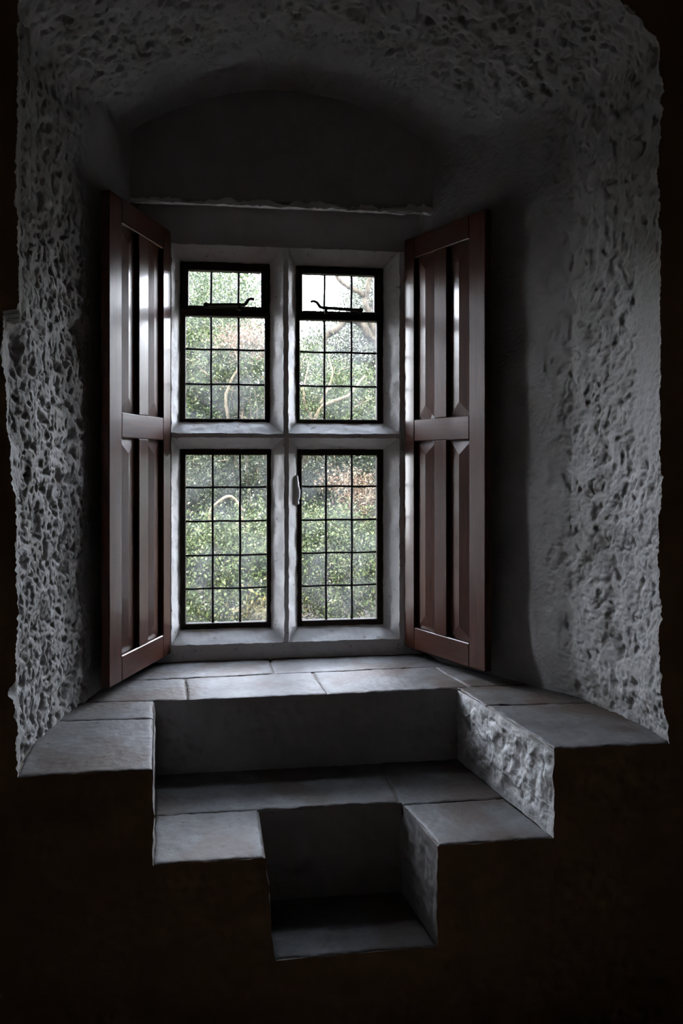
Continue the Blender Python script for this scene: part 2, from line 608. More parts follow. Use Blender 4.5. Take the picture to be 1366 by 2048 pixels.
# the bed the stones lie on, seen as dark joints between them
bd = MB()
for z0, quads in ((SILL - .006, [((-.70, 2.152), (-.251, 2.152), (-.317, 2.772), (-.70, 2.79)), ((.928, 2.152), (1.35, 2.152), (1.35, 2.79), (.810, 2.772)), ((-.70, 2.772), (1.35, 2.772), (1.1, 3.34), (-.6, 3.34))]),
                  (SEAT - .006, [((-.251, 2.152), (.064, 2.152), (.050, 2.452), (-.29, 2.47)), ((.570, 2.152), (.93, 2.152), (.86, 2.47), (.523, 2.442)), ((-.29, 2.447), (.87, 2.442), (.81, 2.78), (-.32, 2.78))]),
                  (STEP - .006, [((.095, 2.152), (.566, 2.152), (.52, 2.46), (.05, 2.46))])):
    for qd in quads:
        bd.add([(x, y, z0) for x, y in qd], [(0, 1, 2, 3)])
struct(bd.build('trim_2', M['mortar']), 'dark mortar bed showing in the joints between the ledge stones', 'mortar')
struct(c.build('wall_recess_sides', M['cheek']), 'lumpy whitewashed side cheeks of the stepped recess in the ledge', 'wall')


# ------------------------------------------------------------------ flagstones
def flag(name, quad, z, label, group, tilt=0.0, seed=0, gap=.0012, chips=1.0):
    a, b_, c_, d = (np.array(p, float) for p in quad)
    cen = (a + b_ + c_ + d) / 4
    a, b_, c_, d = (p + (cen - p) / np.linalg.norm(cen - p) * gap * 1.4 for p in (a, b_, c_, d))
    lu = max(np.linalg.norm(b_ - a), np.linalg.norm(c_ - d))
    lv = max(np.linalg.norm(d - a), np.linalg.norm(c_ - b_))
    nu, nv = max(8, int(lu / .008)), max(8, int(lv / .008))
    e = np.array([0, .002, .006, .012])

    def ticks(n_, L):
        t_ = np.linspace(.02 / L, 1 - .02 / L, n_)
        return np.concatenate([e / L, t_, 1 - e[::-1] / L])
    u, v = ticks(nu, lu), ticks(nv, lv)
    U, V = np.meshgrid(u, v, indexing='ij')
    p = (a * (1 - U[..., None]) + b_ * U[..., None]) * (1 - V[..., None]) + (d * (1 - U[..., None]) + c_ * U[..., None]) * V[..., None]
    dist = np.minimum(np.minimum(U, 1 - U) * lu, np.minimum(V, 1 - V) * lv)
    P = np.zeros((*U.shape, 3))
    P[..., :2] = p
    P[..., 2] = z
    Q = P.reshape(-1, 3) + np.array([seed * 3.1, seed * 1.7, 0])
    dd = dist.ravel()
    nz_ = vnoise(Q, .07, 3)
    rag = np.exp(-dd / .012) * chips
    out = P.reshape(-1, 3).copy()
    out[:, 0] += .005 * nz_[:, 0] * rag
    out[:, 1] += .005 * nz_[:, 1] * rag
    hh = .0014 * fbm(Q, .16, 2) + .0012 * fbm(Q, .02, 2)
    pits = np.clip(perlin(Q / .016) - .38, 0, 1) * np.clip(fbm(Q, .12, 2) + .2, 0, 1)
    out[:, 2] += hh - .0045 * pits - .004 * np.exp(-dd / .003) - .004 * rag * np.clip(perlin(Q / .025), 0, 1)
    out = out.reshape(*U.shape, 3)
    mb = MB()
    mb.grid(out)
    # skirt
    n1, m1 = U.shape
    ring = [(i, 0) for i in range(n1)] + [(n1 - 1, j) for j in range(1, m1)] + [(i, m1 - 1) for i in range(n1 - 2, -1, -1)] + [(0, j) for j in range(m1 - 2, 0, -1)]
    top = np.array([out[i, j] for i, j in ring])
    lv_ = []
    for k, zz in enumerate((0, .33, .66, 1.0)):
        L = top.copy()
        L[:, 2] = top[:, 2] * (1 - zz) + (z - T) * zz
        if k:
            L += vnoise(L + seed, .03, 2) * .0008 * np.array([1, 1, .3])
        lv_.append(L)
    G = np.stack(lv_)
    G = np.concatenate([G, G[:, :1]], 1)
    mb.grid(G)
    mb.add(lv_[-1], [tuple(range(len(ring)))])
    o = mb.build(name, M['stone'], sharp=50)
    return tag(o, label, 'flagstone', group)


GL, GS = 'flagstones of the window ledge', 'flagstones of the upper step'
flag('flagstone', [(-.618, 2.158), (-.252, 2.158), (-.300, 2.583), (-.655, 2.600)], SILL,
     'pitted grey ledge stone at the front corner beside the left plaster wall', GL, seed=1)
flag('flagstone', [(-.655, 2.602), (-.300, 2.585), (-.320, 2.775), (-.62, 2.79)], SILL,
     'narrow ledge stone left of the recess, behind the pitted corner stone', GL, seed=2)
flag('flagstone', [(-.62, 2.79), (-.200, 2.774), (-.232, 3.05), (-.54, 3.045)], SILL,
     'ledge stone in front of the foot of the left shutter', GL, seed=3)
flag('flagstone', [(-.198, 2.774), (.311, 2.774), (.280, 3.070), (-.230, 3.05)], SILL,
     'pale ledge stone with a brown stain behind the middle of the recess', GL, seed=4)
flag('flagstone', [(.313, 2.774), (.86, 2.790), (.80, 3.085), (.282, 3.070)], SILL,
     'broad brownish ledge stone in front of the right window light', GL, seed=5)
flag('flagstone', [(-.54, 3.047), (.125, 3.066), (.118, 3.31), (-.50, 3.31)], SILL,
     'long thin ledge stone against the wall under the left window lights', GL, seed=6)
flag('flagstone', [(.127, 3.066), (.96, 3.087), (.88, 3.31), (.120, 3.31)], SILL,
     'long thin ledge stone against the wall under the right window lights', GL, seed=7)
flag('flagstone', [(.862, 2.79), (1.14, 2.79), (.99, 3.087), (.802, 3.085)], SILL,
     'ledge stone under the foot of the right shutter', GL, seed=8)
flag('flagstone', [(.853, 2.57), (1.25, 2.545), (1.15, 2.788), (.815, 2.788)], SILL,
     'grey ledge stone right of the recess beside its back corner', GL, seed=9)
flag('flagstone', [(.934, 2.158), (1.315, 2.158), (1.27, 2.543), (.855, 2.568)], SILL,
     'brown worn ledge stone at the front corner beside the right plaster wall', GL, seed=10, chips=1.6)
flag('flagstone', [(-.249, 2.158), (.062, 2.158), (.048, 2.455), (-.278, 2.452)], SEAT,
     'grey spotted step stone left of the lower notch', GS, seed=11)
flag('flagstone', [(.572, 2.158), (.928, 2.158), (.868, 2.425), (.526, 2.423)], SEAT,
     'brownish worn step stone right of the lower notch', GS, seed=12)
flag('flagstone', [(-.279, 2.455), (.516, 2.452), (.510, 2.775), (-.314, 2.775)], SEAT,
     'long shaded step stone behind the lower notch', GS, seed=13)
flag('flagstone', [(.519, 2.428), (.868, 2.428), (.812, 2.775), (.512, 2.775)], SEAT,
     'shaded step stone in the back right corner of the recess', GS, seed=14)
flag('flagstone', [(.091, 2.158), (.568, 2.158), (.521, 2.447), (.052, 2.455)], STEP,
     'dark bottom step stone inside the lower notch', 'flagstones of the lower step', seed=15)

# ------------------------------------------------------------------ window wall: tympanum, lintel and painted stone surround
tb = MB()
nu, nv = 400, 120
xs = np.linspace(-.52, .90, nu)
zs_ = np.linspace(1.068, 1.62, nv)
P = np.zeros((nu, nv, 3))
P[..., 0], P[..., 1], P[..., 2] = xs[:, None], YT, zs_[None, :]
Q = P.reshape(-1, 3)
lip = np.exp(-(Q[:, 2] - 1.07) / .02)
Q[:, 1] += .006 * fbm(Q, .25, 2) + .0012 * fbm(Q, .04, 2)
Q[:, 2] += lip * (.009 * fbm(Q * np.array([1, 0, 0]) + 3, .09, 3) + .006 * perlin(Q / .014) * (fbm(Q, .1, 1) > .05))
Q[:, 1] += lip * .010 * fbm(Q, .05, 2)
P = Q.reshape(nu, nv, 3)
rows = [P[:, 0]]
for k in range(1, 22):
    f = k / 21
    R = P[:, 0].copy()
    R[:, 1] = P[:, 0, 1] * (1 - f) + YW * f
    R[:, 2] = P[:, 0, 2] * (1 - f) + (1.110 + .004 * np.interp(R[:, 0], [-.5, .9], [0, 1])) * f
    if k < 21:
        R += vnoise(R, .045, 3) * .007 * (1 - f) ** .5 * np.array([.3, 1, 1])
    rows.append(R)
soff = np.stack(rows[::-1], 1)
tb.grid(P)
lp = MB()
fr2 = P[:, :14].copy()                     # the whitened fringe turned up on to the face
top = .020 + .018 * np.clip(fbm(fr2[:, 0] * np.array([1, 0, 0]) + 1.3, .07, 5) + .2, -.6, 2.2)
fr2[:, :, 2] = fr2[:, :1, 2] + top[:, None] * np.linspace(0, 1, 14)[None, :] ** 1.0
fr2[:, :, 1] -= (.007 * (1 - np.linspace(0, 1, 14) ** 3))[None, :] - .001
soff[:, -1] = fr2[:, 0]
lp.grid(np.concatenate([soff[:, :-1], fr2], 1))
struct(lp.build('trim_3', M['window_paint']), 'ragged whitewashed lip over the lintel of the window', 'lip')
# lintel face, side strips and strip over the ledge
tb.patch((-.56, YW, .944), (.92, YW, .944), (.92, YW, 1.115), (-.56, YW, 1.115), 120, 16, amp=.002)
struct(tb.build('wall_back', M['plaster_smooth']), 'shaded plaster wall above and around the window with ragged lip', 'wall')

LIGHTS = dict(UL=((-.305, .177, .127, .946), (-.273, .121, .178, .884)),
              LL=((-.305, .181, -.79, .108), (-.273, .125, -.734, .060)),
              UR=((.199, .697, .127, .946), (.236, .633, .176, .882)),
              LR=((.201, .697, -.79, .108), (.242, .633, -.735, .061)))
YC = 3.352                         # plane where the splay meets the casement
sb = MB()
PA = dict(amp=.0035, scale=.05)
sb.patch((-.56, YW, -.93), (-.305, YW, -.93), (-.305, YW, .946), (-.56, YW, .946), 20, 120, amp=.002)
sb.patch((.697, YW, -.93), (.92, YW, -.93), (.92, YW, .946), (.697, YW, .946), 20, 120, amp=.002)
sb.patch((-.305, YW, -.93), (.697, YW, -.93), (.697, YW, -.79), (-.305, YW, -.79), 90, 16, amp=.002)
for k, ((x0, x1, z0, z1), (a0, a1, b0, b1)) in LIGHTS.items():
    F = [(x0, YW, z0), (x1, YW, z0), (x1, YW, z1), (x0, YW, z1)]
    G = [(a0, YC, b0), (a1, YC, b0), (a1, YC, b1), (a0, YC, b1)]
    g_ = .018
    H = [(a0 - g_, YO, b0 - .05), (a1 + g_, YO, b0 - .05), (a1 + g_, YO, b1 + .025), (a0 - g_, YO, b1 + .025)]
    k_ = .005
    K = [(a0 + k_, YC + .042, b0 + k_), (a1 - k_, YC + .042, b0 + k_), (a1 - k_, YC + .042, b1 - k_), (a0 + k_, YC + .042, b1 - k_)]
    for i in range(4):
        j = (i + 1) % 4
        n_ = 60 if i % 2 == 0 else 110
        sb.patch(F[i], F[j], G[j], G[i], n_, 10, **PA)
        sb.patch(G[i], G[j], K[j], K[i], n_, 5, **PA)
        sb.patch(K[i], K[j], H[j], H[i], n_, 5, **PA)
sb.patch((.177, YW, .127), (.199, YW, .127), (.199, YW, .946), (.177, YW, .946), 5, 110, **PA)
sb.patch((.181, YW, -.79), (.201, YW, -.79), (.201, YW, .108), (.181, YW, .108), 5, 110, **PA)
sb.patch((-.305, YW, .108), (.181, YW, .108), (.177, YW, .127), (-.305, YW, .127), 60, 5, **PA)
sb.patch((.201, YW, .108), (.697, YW, .108), (.697, YW, .127), (.199, YW, .127), 60, 5, **PA)
sb.patch((.181, YW, .108), (.201, YW, .108), (.199, YW, .127), (.177, YW, .127), 5, 5, **PA)
# broken patch on the mullion beside the lower right light
P = np.array([(.238, YC - .006, -.06 - i * .01) for i in range(14)])
sb.tube(P + vnoise(P, .03, 2) * .006, .011 + .005 * np.sin(np.linspace(0, pi, 14)), 8)
struct(sb.build('trim_1', M['window_paint']), 'white painted stone mullion and transom surround of the four window lights', 'window surround')

# outer face of the house
ow = MB()
for y_ in (YO - .045, YO):
    # horizontal bands, with the openings of the lights between them
    for x0, x1, z0, z1 in ((-7, -.291, -2.3, 3.2), (.651, 8, -2.3, 3.2), (-.291, .651, -2.3, -.785), (-.291, .651, .909, 3.2), (.140, .223, -.785, .909), (-.291, .140, .085, .128), (.223, .651, .085, .128)):
        ow.box(x0, x1, y_ - .02, y_, z0, z1)
struct(ow.build('wall_outside', M['outside_wall'], shade=False), 'outer stone face of the house around the window', 'wall')


# ------------------------------------------------------------------ iron casements
def strip_box(mb, x0, x1, z0, z1, y0, y1):
    mb.bevbox(x0, x1, y0, y1, z0, z1, .0025)


def frame_mb(x0, x1, z0, z1, t, y0, y1):
    mb = MB(0)
    tl, tr, tb_, tt = t
    strip_box(mb, x0, x0 + tl, z0, z1, y0, y1)
    strip_box(mb, x1 - tr, x1, z0, z1, y0, y1)
    strip_box(mb, x0 + tl, x1 - tr, z0, z0 + tb_, y0, y1)
    strip_box(mb, x0 + tl, x1 - tr, z1 - tt, z1, y0, y1)
    return mb


def casement(num, key, vbars, hbars, glass, label, vent=None, stay=None, seed=0):
    (_, _, _, _), (a0, a1, b0, b1) = LIGHTS[key]
    e = empty('window_%d' % num, ((a0 + a1) / 2, 3.367, b0 + EYE))
    struct(e, label, 'window')
    ox, oz = (a0 + a1) / 2, b0

    def rel(x0, x1, z0, z1):
        return x0 - ox, x1 - ox, z0 - oz, z1 - oz
    g0, g1, h0, h1 = glass
    zt = vent['rail'][1] if vent else b1
    x0, x1, z0, z1 = rel(a0, a1, b0, b1)
    top = .008 if vent else b1 - h1
    frame_mb(x0, x1, z0, z1, (g0 - a0, a1 - g1, h0 - b0, top), -.014, .022).build('casement_frame', M['iron'], e, False)
    bars = MB(0)
    panes = MB(0)
    cols = [g0] + list(vbars) + [g1]
    rws = [h0] + list(hbars) + [h1]
    rs = np.random.RandomState(seed)

    def pane(xa, xb, za, zb_):
        xa, xb, za, zb_ = rel(xa, xb, za, zb_)
        ta, tb2 = rs.normal(0, .0012, 2)
        v = []
        for y in (.006, .009):
            for (x, z, s) in ((xa, za, ta + tb2), (xb, za, -ta + tb2), (xb, zb_, -ta - tb2), (xa, zb_, ta - tb2)):
                v.append((x, y + s, z))
        panes.add(v, [(0, 1, 2, 3), (7, 6, 5, 4), (0, 4, 5, 1), (1, 5, 6, 2), (2, 6, 7, 3), (3, 7, 4, 0)])

    def came_v(x, za, zb_, wdt=.0054):
        x_, _, za, zb_ = rel(x, x, za, zb_)
        zz = np.linspace(za, zb_, 14)
        pts = np.stack([x_ + .0008 * np.sin(zz * 23 + x * 50), np.full(14, .005), zz], 1)
        bars.tube(pts, wdt, 6)

    def came_h(z, xa, xb, wdt=.0050):
        xa, xb, z_, _ = rel(xa, xb, z, z)
        xx = np.linspace(xa, xb, 12)
        pts = np.stack([xx, np.full(12, .004), z_ + .0010 * np.sin(xx * 30 + z * 40)], 1)
        bars.tube(pts, wdt, 6)
    for i in range(len(cols) - 1):
        for j in range(len(rws) - 1):
            pane(cols[i], cols[i + 1], rws[j], rws[j + 1])
    for x in vbars:
        came_v(x, h0, h1)
    for z in hbars:
        came_h(z, g0, g1)
    if vent:
        r0, r1 = vent['rail']
        v0, v1, k0, k1 = vent['glass']
        rl = MB(0)
        xa, xb, za, zb_ = rel(a0 + .004, a1 - .004, r0, r1 - .012)
        rl.bevbox(xa, xb, -.016, .022, za, zb_, .003)
        rl.build('middle_rail', M['iron'], e, False)
        x0, x1, z0, z1 = rel(a0 + .006, a1 - .006, r1 - .012, b1 - .006)
        vf = frame_mb(x0, x1, z0, z1, (v0 - a0 - .006, a1 - .006 - v1, k0 - r1 + .012, b1 - .006 - k1), -.022, .016)
        vo = vf.build('vent_frame', M['iron'], e, False)
        vo['label'] = 'thick iron frame of the opening top vent'
        vb = [v0] + list(vbars) + [v1]
        for i in range(3):
            pane(vb[i], vb[i + 1], k0, k1)
        for x in vbars:
            came_v(x, k0, k1)
    bo = bars.build('glazing_bars', M['lead'], e)
    bo['label'] = 'thin dark lead glazing bars'
    go = panes.build('glass', M['glass'], e, False)
    go['label'] = 'hazy old glass in small panes'
    if stay:
        pts, piv, knob = stay
        mb = MB(0)
        pts = np.array([(x - ox, -.034, z - oz) for x, z in pts])
        # smooth the polyline
        tt = np.linspace(0, len(pts) - 1, 40)
        c_ = np.stack([np.interp(tt, np.arange(len(pts)), pts[:, k]) for k in range(3)], 1)
        ker = np.ones(3) / 3
        for _ in range(2):
            c_[1:-1] = np.stack([np.convolve(c_[:, k], ker, 'valid') for k in range(3)], 1)
        rad = np.interp(np.linspace(0, 1, 40), [0, .6, 1], [.0085, .0075, .0055])
        mb.tube(c_, rad, 8)
        st = mb.build('window_stay', M['iron'], e)
        st['label'] = 'curl-ended iron stay bar of the vent'
        pv = MB(0)
        x, z = piv[0] - ox, piv[1] - oz
        pv.bevbox(x - .007, x + .007, -.040, -.012, z - .024, z + .008, .002)
        pv.build('stay_pin', M['iron'], st, False)
        kb = MB(0)
        x, z = knob[0] - ox, knob[1] - oz
        d = 1 if knob[0] < piv[0] else -1
        kb.tube([(x, -.042, z), (x, -.016, z)], [.011, .010], 10)
        kb.bevbox(min(x, x + d * .045), max(x, x + d * .045), -.030, -.020, z - .012, z + .002, .002)
        kb.build('stay_hinge', M['iron'], st, False)
    return e


casement(1, 'UL', (-.139, -.019), (.347, .501), (-.249, .096, .194, .645),
         'upper left leaded window light, its vent stay curling up to the right',
         vent=dict(rail=(.645, .690), glass=(-.236, .080, .690, .845)),
         stay=([(-.165, .689), (-.12, .691), (-.06, .693), (-.016, .694), (.008, .694), (.014, .702), (.020, .713), (.030, .721), (.042, .722), (.050, .719)], (-.016, .694), (-.160, .689)), seed=1)
casement(2, 'LL', (-.132, -.012), (-.558, -.411, -.260, -.110), (-.249, .105, -.709, .033),
         'lower left leaded window light of fifteen panes', seed=2)
casement(3, 'UR', (.366, .489), (.345, .498), (.254, .603, .194, .640),
         'upper right leaded window light, its vent stay curling up to the left',
         vent=dict(rail=(.640, .680), glass=(.265, .590, .680, .846)),
         stay=([(.530, .684), (.48, .686), (.42, .689), (.369, .691), (.345, .692), (.338, .700), (.331, .711), (.322, .718), (.310, .720), (.300, .716)], (.369, .690), (.525, .684)), seed=3)
casement(4, 'LR', (.373, .491), (-.556, -.408, -.259, -.108), (.263, .603, -.709, .032),
         'lower right leaded window light of fifteen panes', seed=4)


# ------------------------------------------------------------------ shutters
def shutter(hx, ang, s, label):
    """leaf of width .51 hinged at hx; s = side of the local frame that shows its raised panels"""
    e = empty('panelled_shutter', (hx, YW - .004, EYE), ang)
    tag(e, label, 'shutter', 'panelled wooden window shutters')
    Wd, z0, z1, th = .51, -.822, .995, .036

    def yy(a, b_):                 # depth below the panelled face
        return (min(-s * a, -s * b_), max(-s * a, -s * b_))

    def member(name, x0, x1, za, zb_, mat):
        mb = MB(0)
        y0, y1 = yy(0, th)
        mb.bevbox(x0, x1, y0, y1, za, zb_, .003)
        mb.build(name, mat, e, False)
    h_w, m_w, f_w, p_w = .070, .080, .092, .134
    r_b, r_m0, r_m1, r_t = -.727, .094, .188, .900
    member('stile', 0, h_w, z0, z1, M['wood'])
    member('stile', Wd - f_w, Wd, z0, z1, M['wood'])
    for za, zb_ in ((z0, r_b), (r_m0, r_m1), (r_t, z1)):
        member('rail', h_w, Wd - f_w, za, zb_, M['wood_rail'])
    for za, zb_ in ((r_b, r_m0), (r_m1, r_t)):
        member('muntin', h_w + p_w, h_w + p_w + m_w, za, zb_, M['wood'])
        for x0 in (h_w, h_w + p_w + m_w):
            x1 = x0 + p_w
            mb = MB(0)
            d, up = .020, .0115
            xm = (x0 + x1) / 2
            v = [(x0, -s * d, za), (x1, -s * d, za), (x1, -s * d, zb_), (x0, -s * d, zb_),
                 (xm, -s * (d - up), za + .062), (xm, -s * (d - up), zb_ - .062),
                 (x0, -s * (th - .006), za), (x1, -s * (th - .006), za), (x1, -s * (th - .006), zb_), (x0, -s * (th - .006), zb_)]
            f = [(0, 1, 4), (1, 2, 5, 4), (2, 3, 5), (3, 0, 4, 5), (6, 9, 8, 7), (0, 6, 7, 1), (1, 7, 8, 2), (2, 8, 9, 3), (3, 9, 6, 0)]
            mb.add(v, f)
            mb.build('panel', M['wood'], e, False)
    return e


shutter(-.307, radians(250), 1, 'dark red wooden shutter with four raised panels, hinged left of the window')
shutter(.717, radians(-64), -1, 'dark red wooden shutter with four raised panels, hinged right of the window')

# ------------------------------------------------------------------ the dark room behind the camera
def room_slab(name, x0, x1, y0, y1, z0, z1, label, cat):
    mb = MB()
    mb.box(x0, x1, y0, y1, z0, z1)
    struct(mb.build(name, M['room_paint'], shade=False), label, cat)


room_slab('floor', -3.1, 3.9, -2.6, YF + .06, -2.3, FLOOR, 'dark floor of the room in front of the window recess', 'floor')
room_slab('ceiling_room', -3.1, 3.9, -2.6, YF + .06, 2.55, 2.65, 'dark ceiling of the room', 'ceiling')
room_slab('wall_room_left', -3.1, -3.0, -2.6, YF + .05, FLOOR, 2.6, 'dark left wall of the room', 'wall')
room_slab('wall_room_right', 3.8, 3.9, -2.6, YF + .05, FLOOR, 2.6, 'dark right wall of the room', 'wall')
room_slab('wall_seal_left', -3.15, -3.0, YF + .05, YO, -2.3, 3.2, 'unseen slab added to seal out daylight at the left of the thick wall', 'wall')  # slabs added out of view to stop daylight leaking in behind the recess
room_slab('wall_seal_right', 3.8, 3.95, YF + .05, YO, -2.3, 3.2, 'unseen slab added to seal out daylight at the right of the thick wall', 'wall')
room_slab('ceiling_seal', -3.1, 3.9, YF + .05, YO - .03, 2.6, 2.7, 'unseen slab added to seal out daylight above the thick wall', 'wall')
room_slab('floor_seal', -3.0, 3.8, YF + .05, YO - .03, -2.3, -2.2, 'unseen slab added to seal out daylight under the thick wall', 'wall')
room_slab('wall_room_rear', -3.1, 3.9, -2.7, -2.6, FLOOR, 2.6, 'dark rear wall of the room', 'wall')


# ------------------------------------------------------------------ the garden outside
def ground_z(x, y):
    return -2.15 + .30 * smooth(4.5, 9, y) + .9 * smooth(9, 20, y)


gx = np.linspace(-14, 16, 90)
gy = np.linspace(YO, 26, 80)
GX, GY = np.meshgrid(gx, gy, indexing='ij')
GP = np.stack([GX, GY, ground_z(GX, GY)], 2)
GP[..., 2] += (.06 * fbm(GP.reshape(-1, 3), .8, 3)).reshape(GX.shape)
gm = MB()
gm.grid(GP)
struct(gm.build('ground', M['earth']), 'earth bank strewn with fallen leaves outside the window', 'ground')


def leaves(rs, centres, normals, size, aspect=.5):
    """folded four-cornered leaves; centres (n,3)"""
    n_ = len(centres)
    d = rs.normal(size=(n_, 3))
    d[:, 2] -= .35
    d /= np.linalg.norm(d, axis=1)[:, None]
    nr = normals + rs.normal(size=(n_, 3)) * .8
    sd = np.cross(d, nr)
    sd /= np.linalg.norm(sd, axis=1)[:, None] + 1e-9
    up = np.cross(sd, d)
    L = size * rs.uniform(.6, 1.35, n_)[:, None]
    W = L * aspect * rs.uniform(.8, 1.2, n_)[:, None]
    a = centres
    b_ = centres + d * L * .45 + sd * W * .5 + up * L * .10
    c_ = centres + d * L - up * L * .06
    e = centres + d * L * .45 - sd * W * .5 + up * L * .10
    V = np.stack([a, b_, c_, e], 1).reshape(-1, 3)
    i = np.arange(n_) * 4
    Fc = np.stack([i, i + 1, i + 2, i + 3], 1)
    return V, Fc


def foliage(rs, blobs, n_, size, twig, aspect=.5, hollow=.55):
    """leaves gathered in sprays over a set of blobs (centre, radii)"""
    cs, ns = [], []
    vol = np.array([r[0] * r[1] * r[2] for _, r in blobs]) ** .67
    for (c_, r), share in zip(blobs, vol / vol.sum()):
        k = int(n_ * share)
        nt_ = max(3, int(k / twig))
        d = rs.normal(size=(nt_, 3))
        d /= np.linalg.norm(d, axis=1)[:, None]
        rad = hollow + (1.08 - hollow) * rs.uniform(0, 1, nt_) ** .6
        tp_ = np.array(c_) + d * rad[:, None] * np.array(r)
        which = rs.randint(0, nt_, k)
        spray = d[which] * rs.uniform(-.12, .10, k)[:, None] + rs.normal(size=(k, 3)) * np.array([.055, .055, .040])
        spray[:, 2] -= rs.uniform(0, .05, k)
        cs.append(tp_[which] + spray * (size / .035) ** .6)
        ns.append(d[which] + np.array([0, 0, .6]))
    return leaves(rs, np.concatenate(cs), np.concatenate(ns), size, aspect)


def limb(mb, rs, a, b_, r0, r1, wig=.12, n_=14, sides=8):
    a, b_ = np.array(a, float), np.array(b_, float)
    t_ = np.linspace(0, 1, n_)[:, None]
    p = a * (1 - t_) + b_ * t_
    L = np.linalg.norm(b_ - a)
    off = np.stack([np.interp(t_[:, 0], np.linspace(0, 1, 6), np.concatenate([[0], rs.normal(0, wig * L, 4), [0]])) for _ in range(3)], 1)
    ker = np.array([.25, .5, .25])
    for _ in range(3):
        off[1:-1] = np.stack([np.convolve(off[:, k], ker, 'valid') for k in range(3)], 1)
    p = p + off
    mb.tube(p, np.linspace(r0, r1, n_), sides)
    return p


def plant(name, cat, label, base, blobs, n_, size, lmat, bmat, seed, trunk_r=.06, nlimb=7, twig=14, aspect=.5, group=None, extra=None, hollow=.55):
    rs = np.random.RandomState(seed)
    bx, by = base
    bz = float(ground_z(bx, by)) - .05
    e = empty(name, (bx, by, bz + EYE))
    tag(e, label, cat, group)
    mb = MB(0)
    org = np.array([bx, by, bz])
    mean = np.mean([c_ for c_, _ in blobs], 0)
    fork = org + (mean - org) * np.array([.5, .5, .55])
    limb(mb, rs, org - org, fork - org, trunk_r, trunk_r * .7, .06)
    for k in range(nlimb):
        c_, r = blobs[k % len(blobs)]
        tip = np.array(c_) + rs.uniform(-.8, .8, 3) * np.array(r)
        p = limb(mb, rs, fork - org, tip - org, trunk_r * .5, trunk_r * .12, .10)
        for j in range(3):
            q_ = p[rs.randint(5, 13)]
            limb(mb, rs, q_, q_ + rs.uniform(-.5, .5, 3) * np.array(r), trunk_r * .18, .006, .16, 10, 5)
    for pts, r0, r1 in (extra or []):
        p = np.array(pts, float) - org
        t_ = np.linspace(0, len(p) - 1, 8 * len(p))
        c2 = np.stack([np.interp(t_, np.arange(len(p)), p[:, k]) for k in range(3)], 1)
        for _ in range(8):
            c2[1:-1] = .25 * c2[:-2] + .5 * c2[1:-1] + .25 * c2[2:]
        c2 += vnoise(c2 + seed, .15, 2) * r0 * .8
        mb.tube(c2, np.linspace(r0, r1, len(c2)) * (1 + .25 * fbm(c2 + 3, .09, 2)), 9)
    mb.build('branches', bmat, e)
    V, Fc = foliage(rs, blobs, int(n_ * 1.7), size * .74, twig, aspect, hollow)
    mesh_obj('foliage', V - org, Fc, lmat, e, shade=False)
    return e


GT, GB = 'trees in the garden beyond the window', 'bushes in the garden below the trees'
plant('evergreen_tree', 'tree', 'dark evergreen tree behind the lower left window light', (-.9, 8.6),
      [((-.9, 8.6, .2), (1.1, .9, 1.0)), ((-.1, 8.9, .05), (.8, .7, .7)), ((-.2, 8.9, .9), (.9, .8, .8)), ((-1.6, 8.8, 1.2), (.9, .8, .8)), ((-.6, 8.7, 1.75), (.9, .8, .6))],
      50000, .050, M['leaf_mid'], M['bark'], 11, .11, 12, group=GT,
      extra=[([(-.9, 8.1, -1.4), (-.55, 7.9, -.7), (-.15, 7.95, -.35), (-.05, 8.0, .2)], .035, .012), ([(-.55, 7.9, -.7), (-.75, 7.75, -.2), (-.5, 7.7, .3)], .03, .012)])
plant('oak_tree', 'tree', 'gnarled oak with a dark bent bough behind the upper right vent', (2.2, 9.6),
      [((1.75, 9.8, 1.25), (.8, .8, .8)), ((1.0, 9.9, .9), (.75, .7, .7)), ((2.7, 9.8, 1.8), (1.0, .9, .9)), ((2.0, 10.0, 2.45), (.55, .7, .5)), ((1.62, 9.9, 2.15), (.34, .5, .36)), ((1.3, 9.9, 1.6), (.6, .6, .36))],
      40000, .052, M['leaf_grey'], M['bark'], 12, .16, 12, group=GT,
      extra=[([(2.2, 9.4, -1.6), (2.0, 9.2, .2), (1.75, 9.0, 1.25), (1.35, 8.9, 1.75), (1.05, 8.9, 1.6), (.95, 8.9, 1.35)],   .075, .028),
             ([(1.6, 8.95, 1.5), (1.45, 8.9, 2.0), (1.6, 8.9, 2.4), (1.4, 8.9, 2.9)], .042, .014),
             ([(1.45, 8.9, 2.0), (1.1, 8.9, 2.2), (1.0, 8.9, 2.6)], .035, .01)])
plant('pale_branched_tree', 'tree', 'tree with pale twisted branches behind the upper lights', (.45, 8.2),
      [((.45, 8.4, .75), (.75, .55, .65)), ((1.35, 8.4, .55), (.65, .5, .55)), ((-.35, 8.2, 1.15), (.55, .5, .5))],
      21000, .046, M['leaf_light'], M['pale_bark'], 13, .06, 16, group=GT,
      extra=[([(.55, 8.2, -.4), (.72, 8.05, .3), (.82, 7.95, .62), (1.12, 7.9, .70), (1.3, 7.95, .95)], .028, .010), ([(.76, 8.05, .4), (.62, 7.95, .72), (.70, 7.95, 1.05)], .020, .006), ([(.82, 7.95, .62), (.95, 7.9, .9), (.9, 7.9, 1.15)], .014, .005), ([(-.1, 8.0, .2), (-.2, 7.8, .7), (-.02, 7.75, 1.0), (-.15, 7.75, 1.3)], .018, .006)])
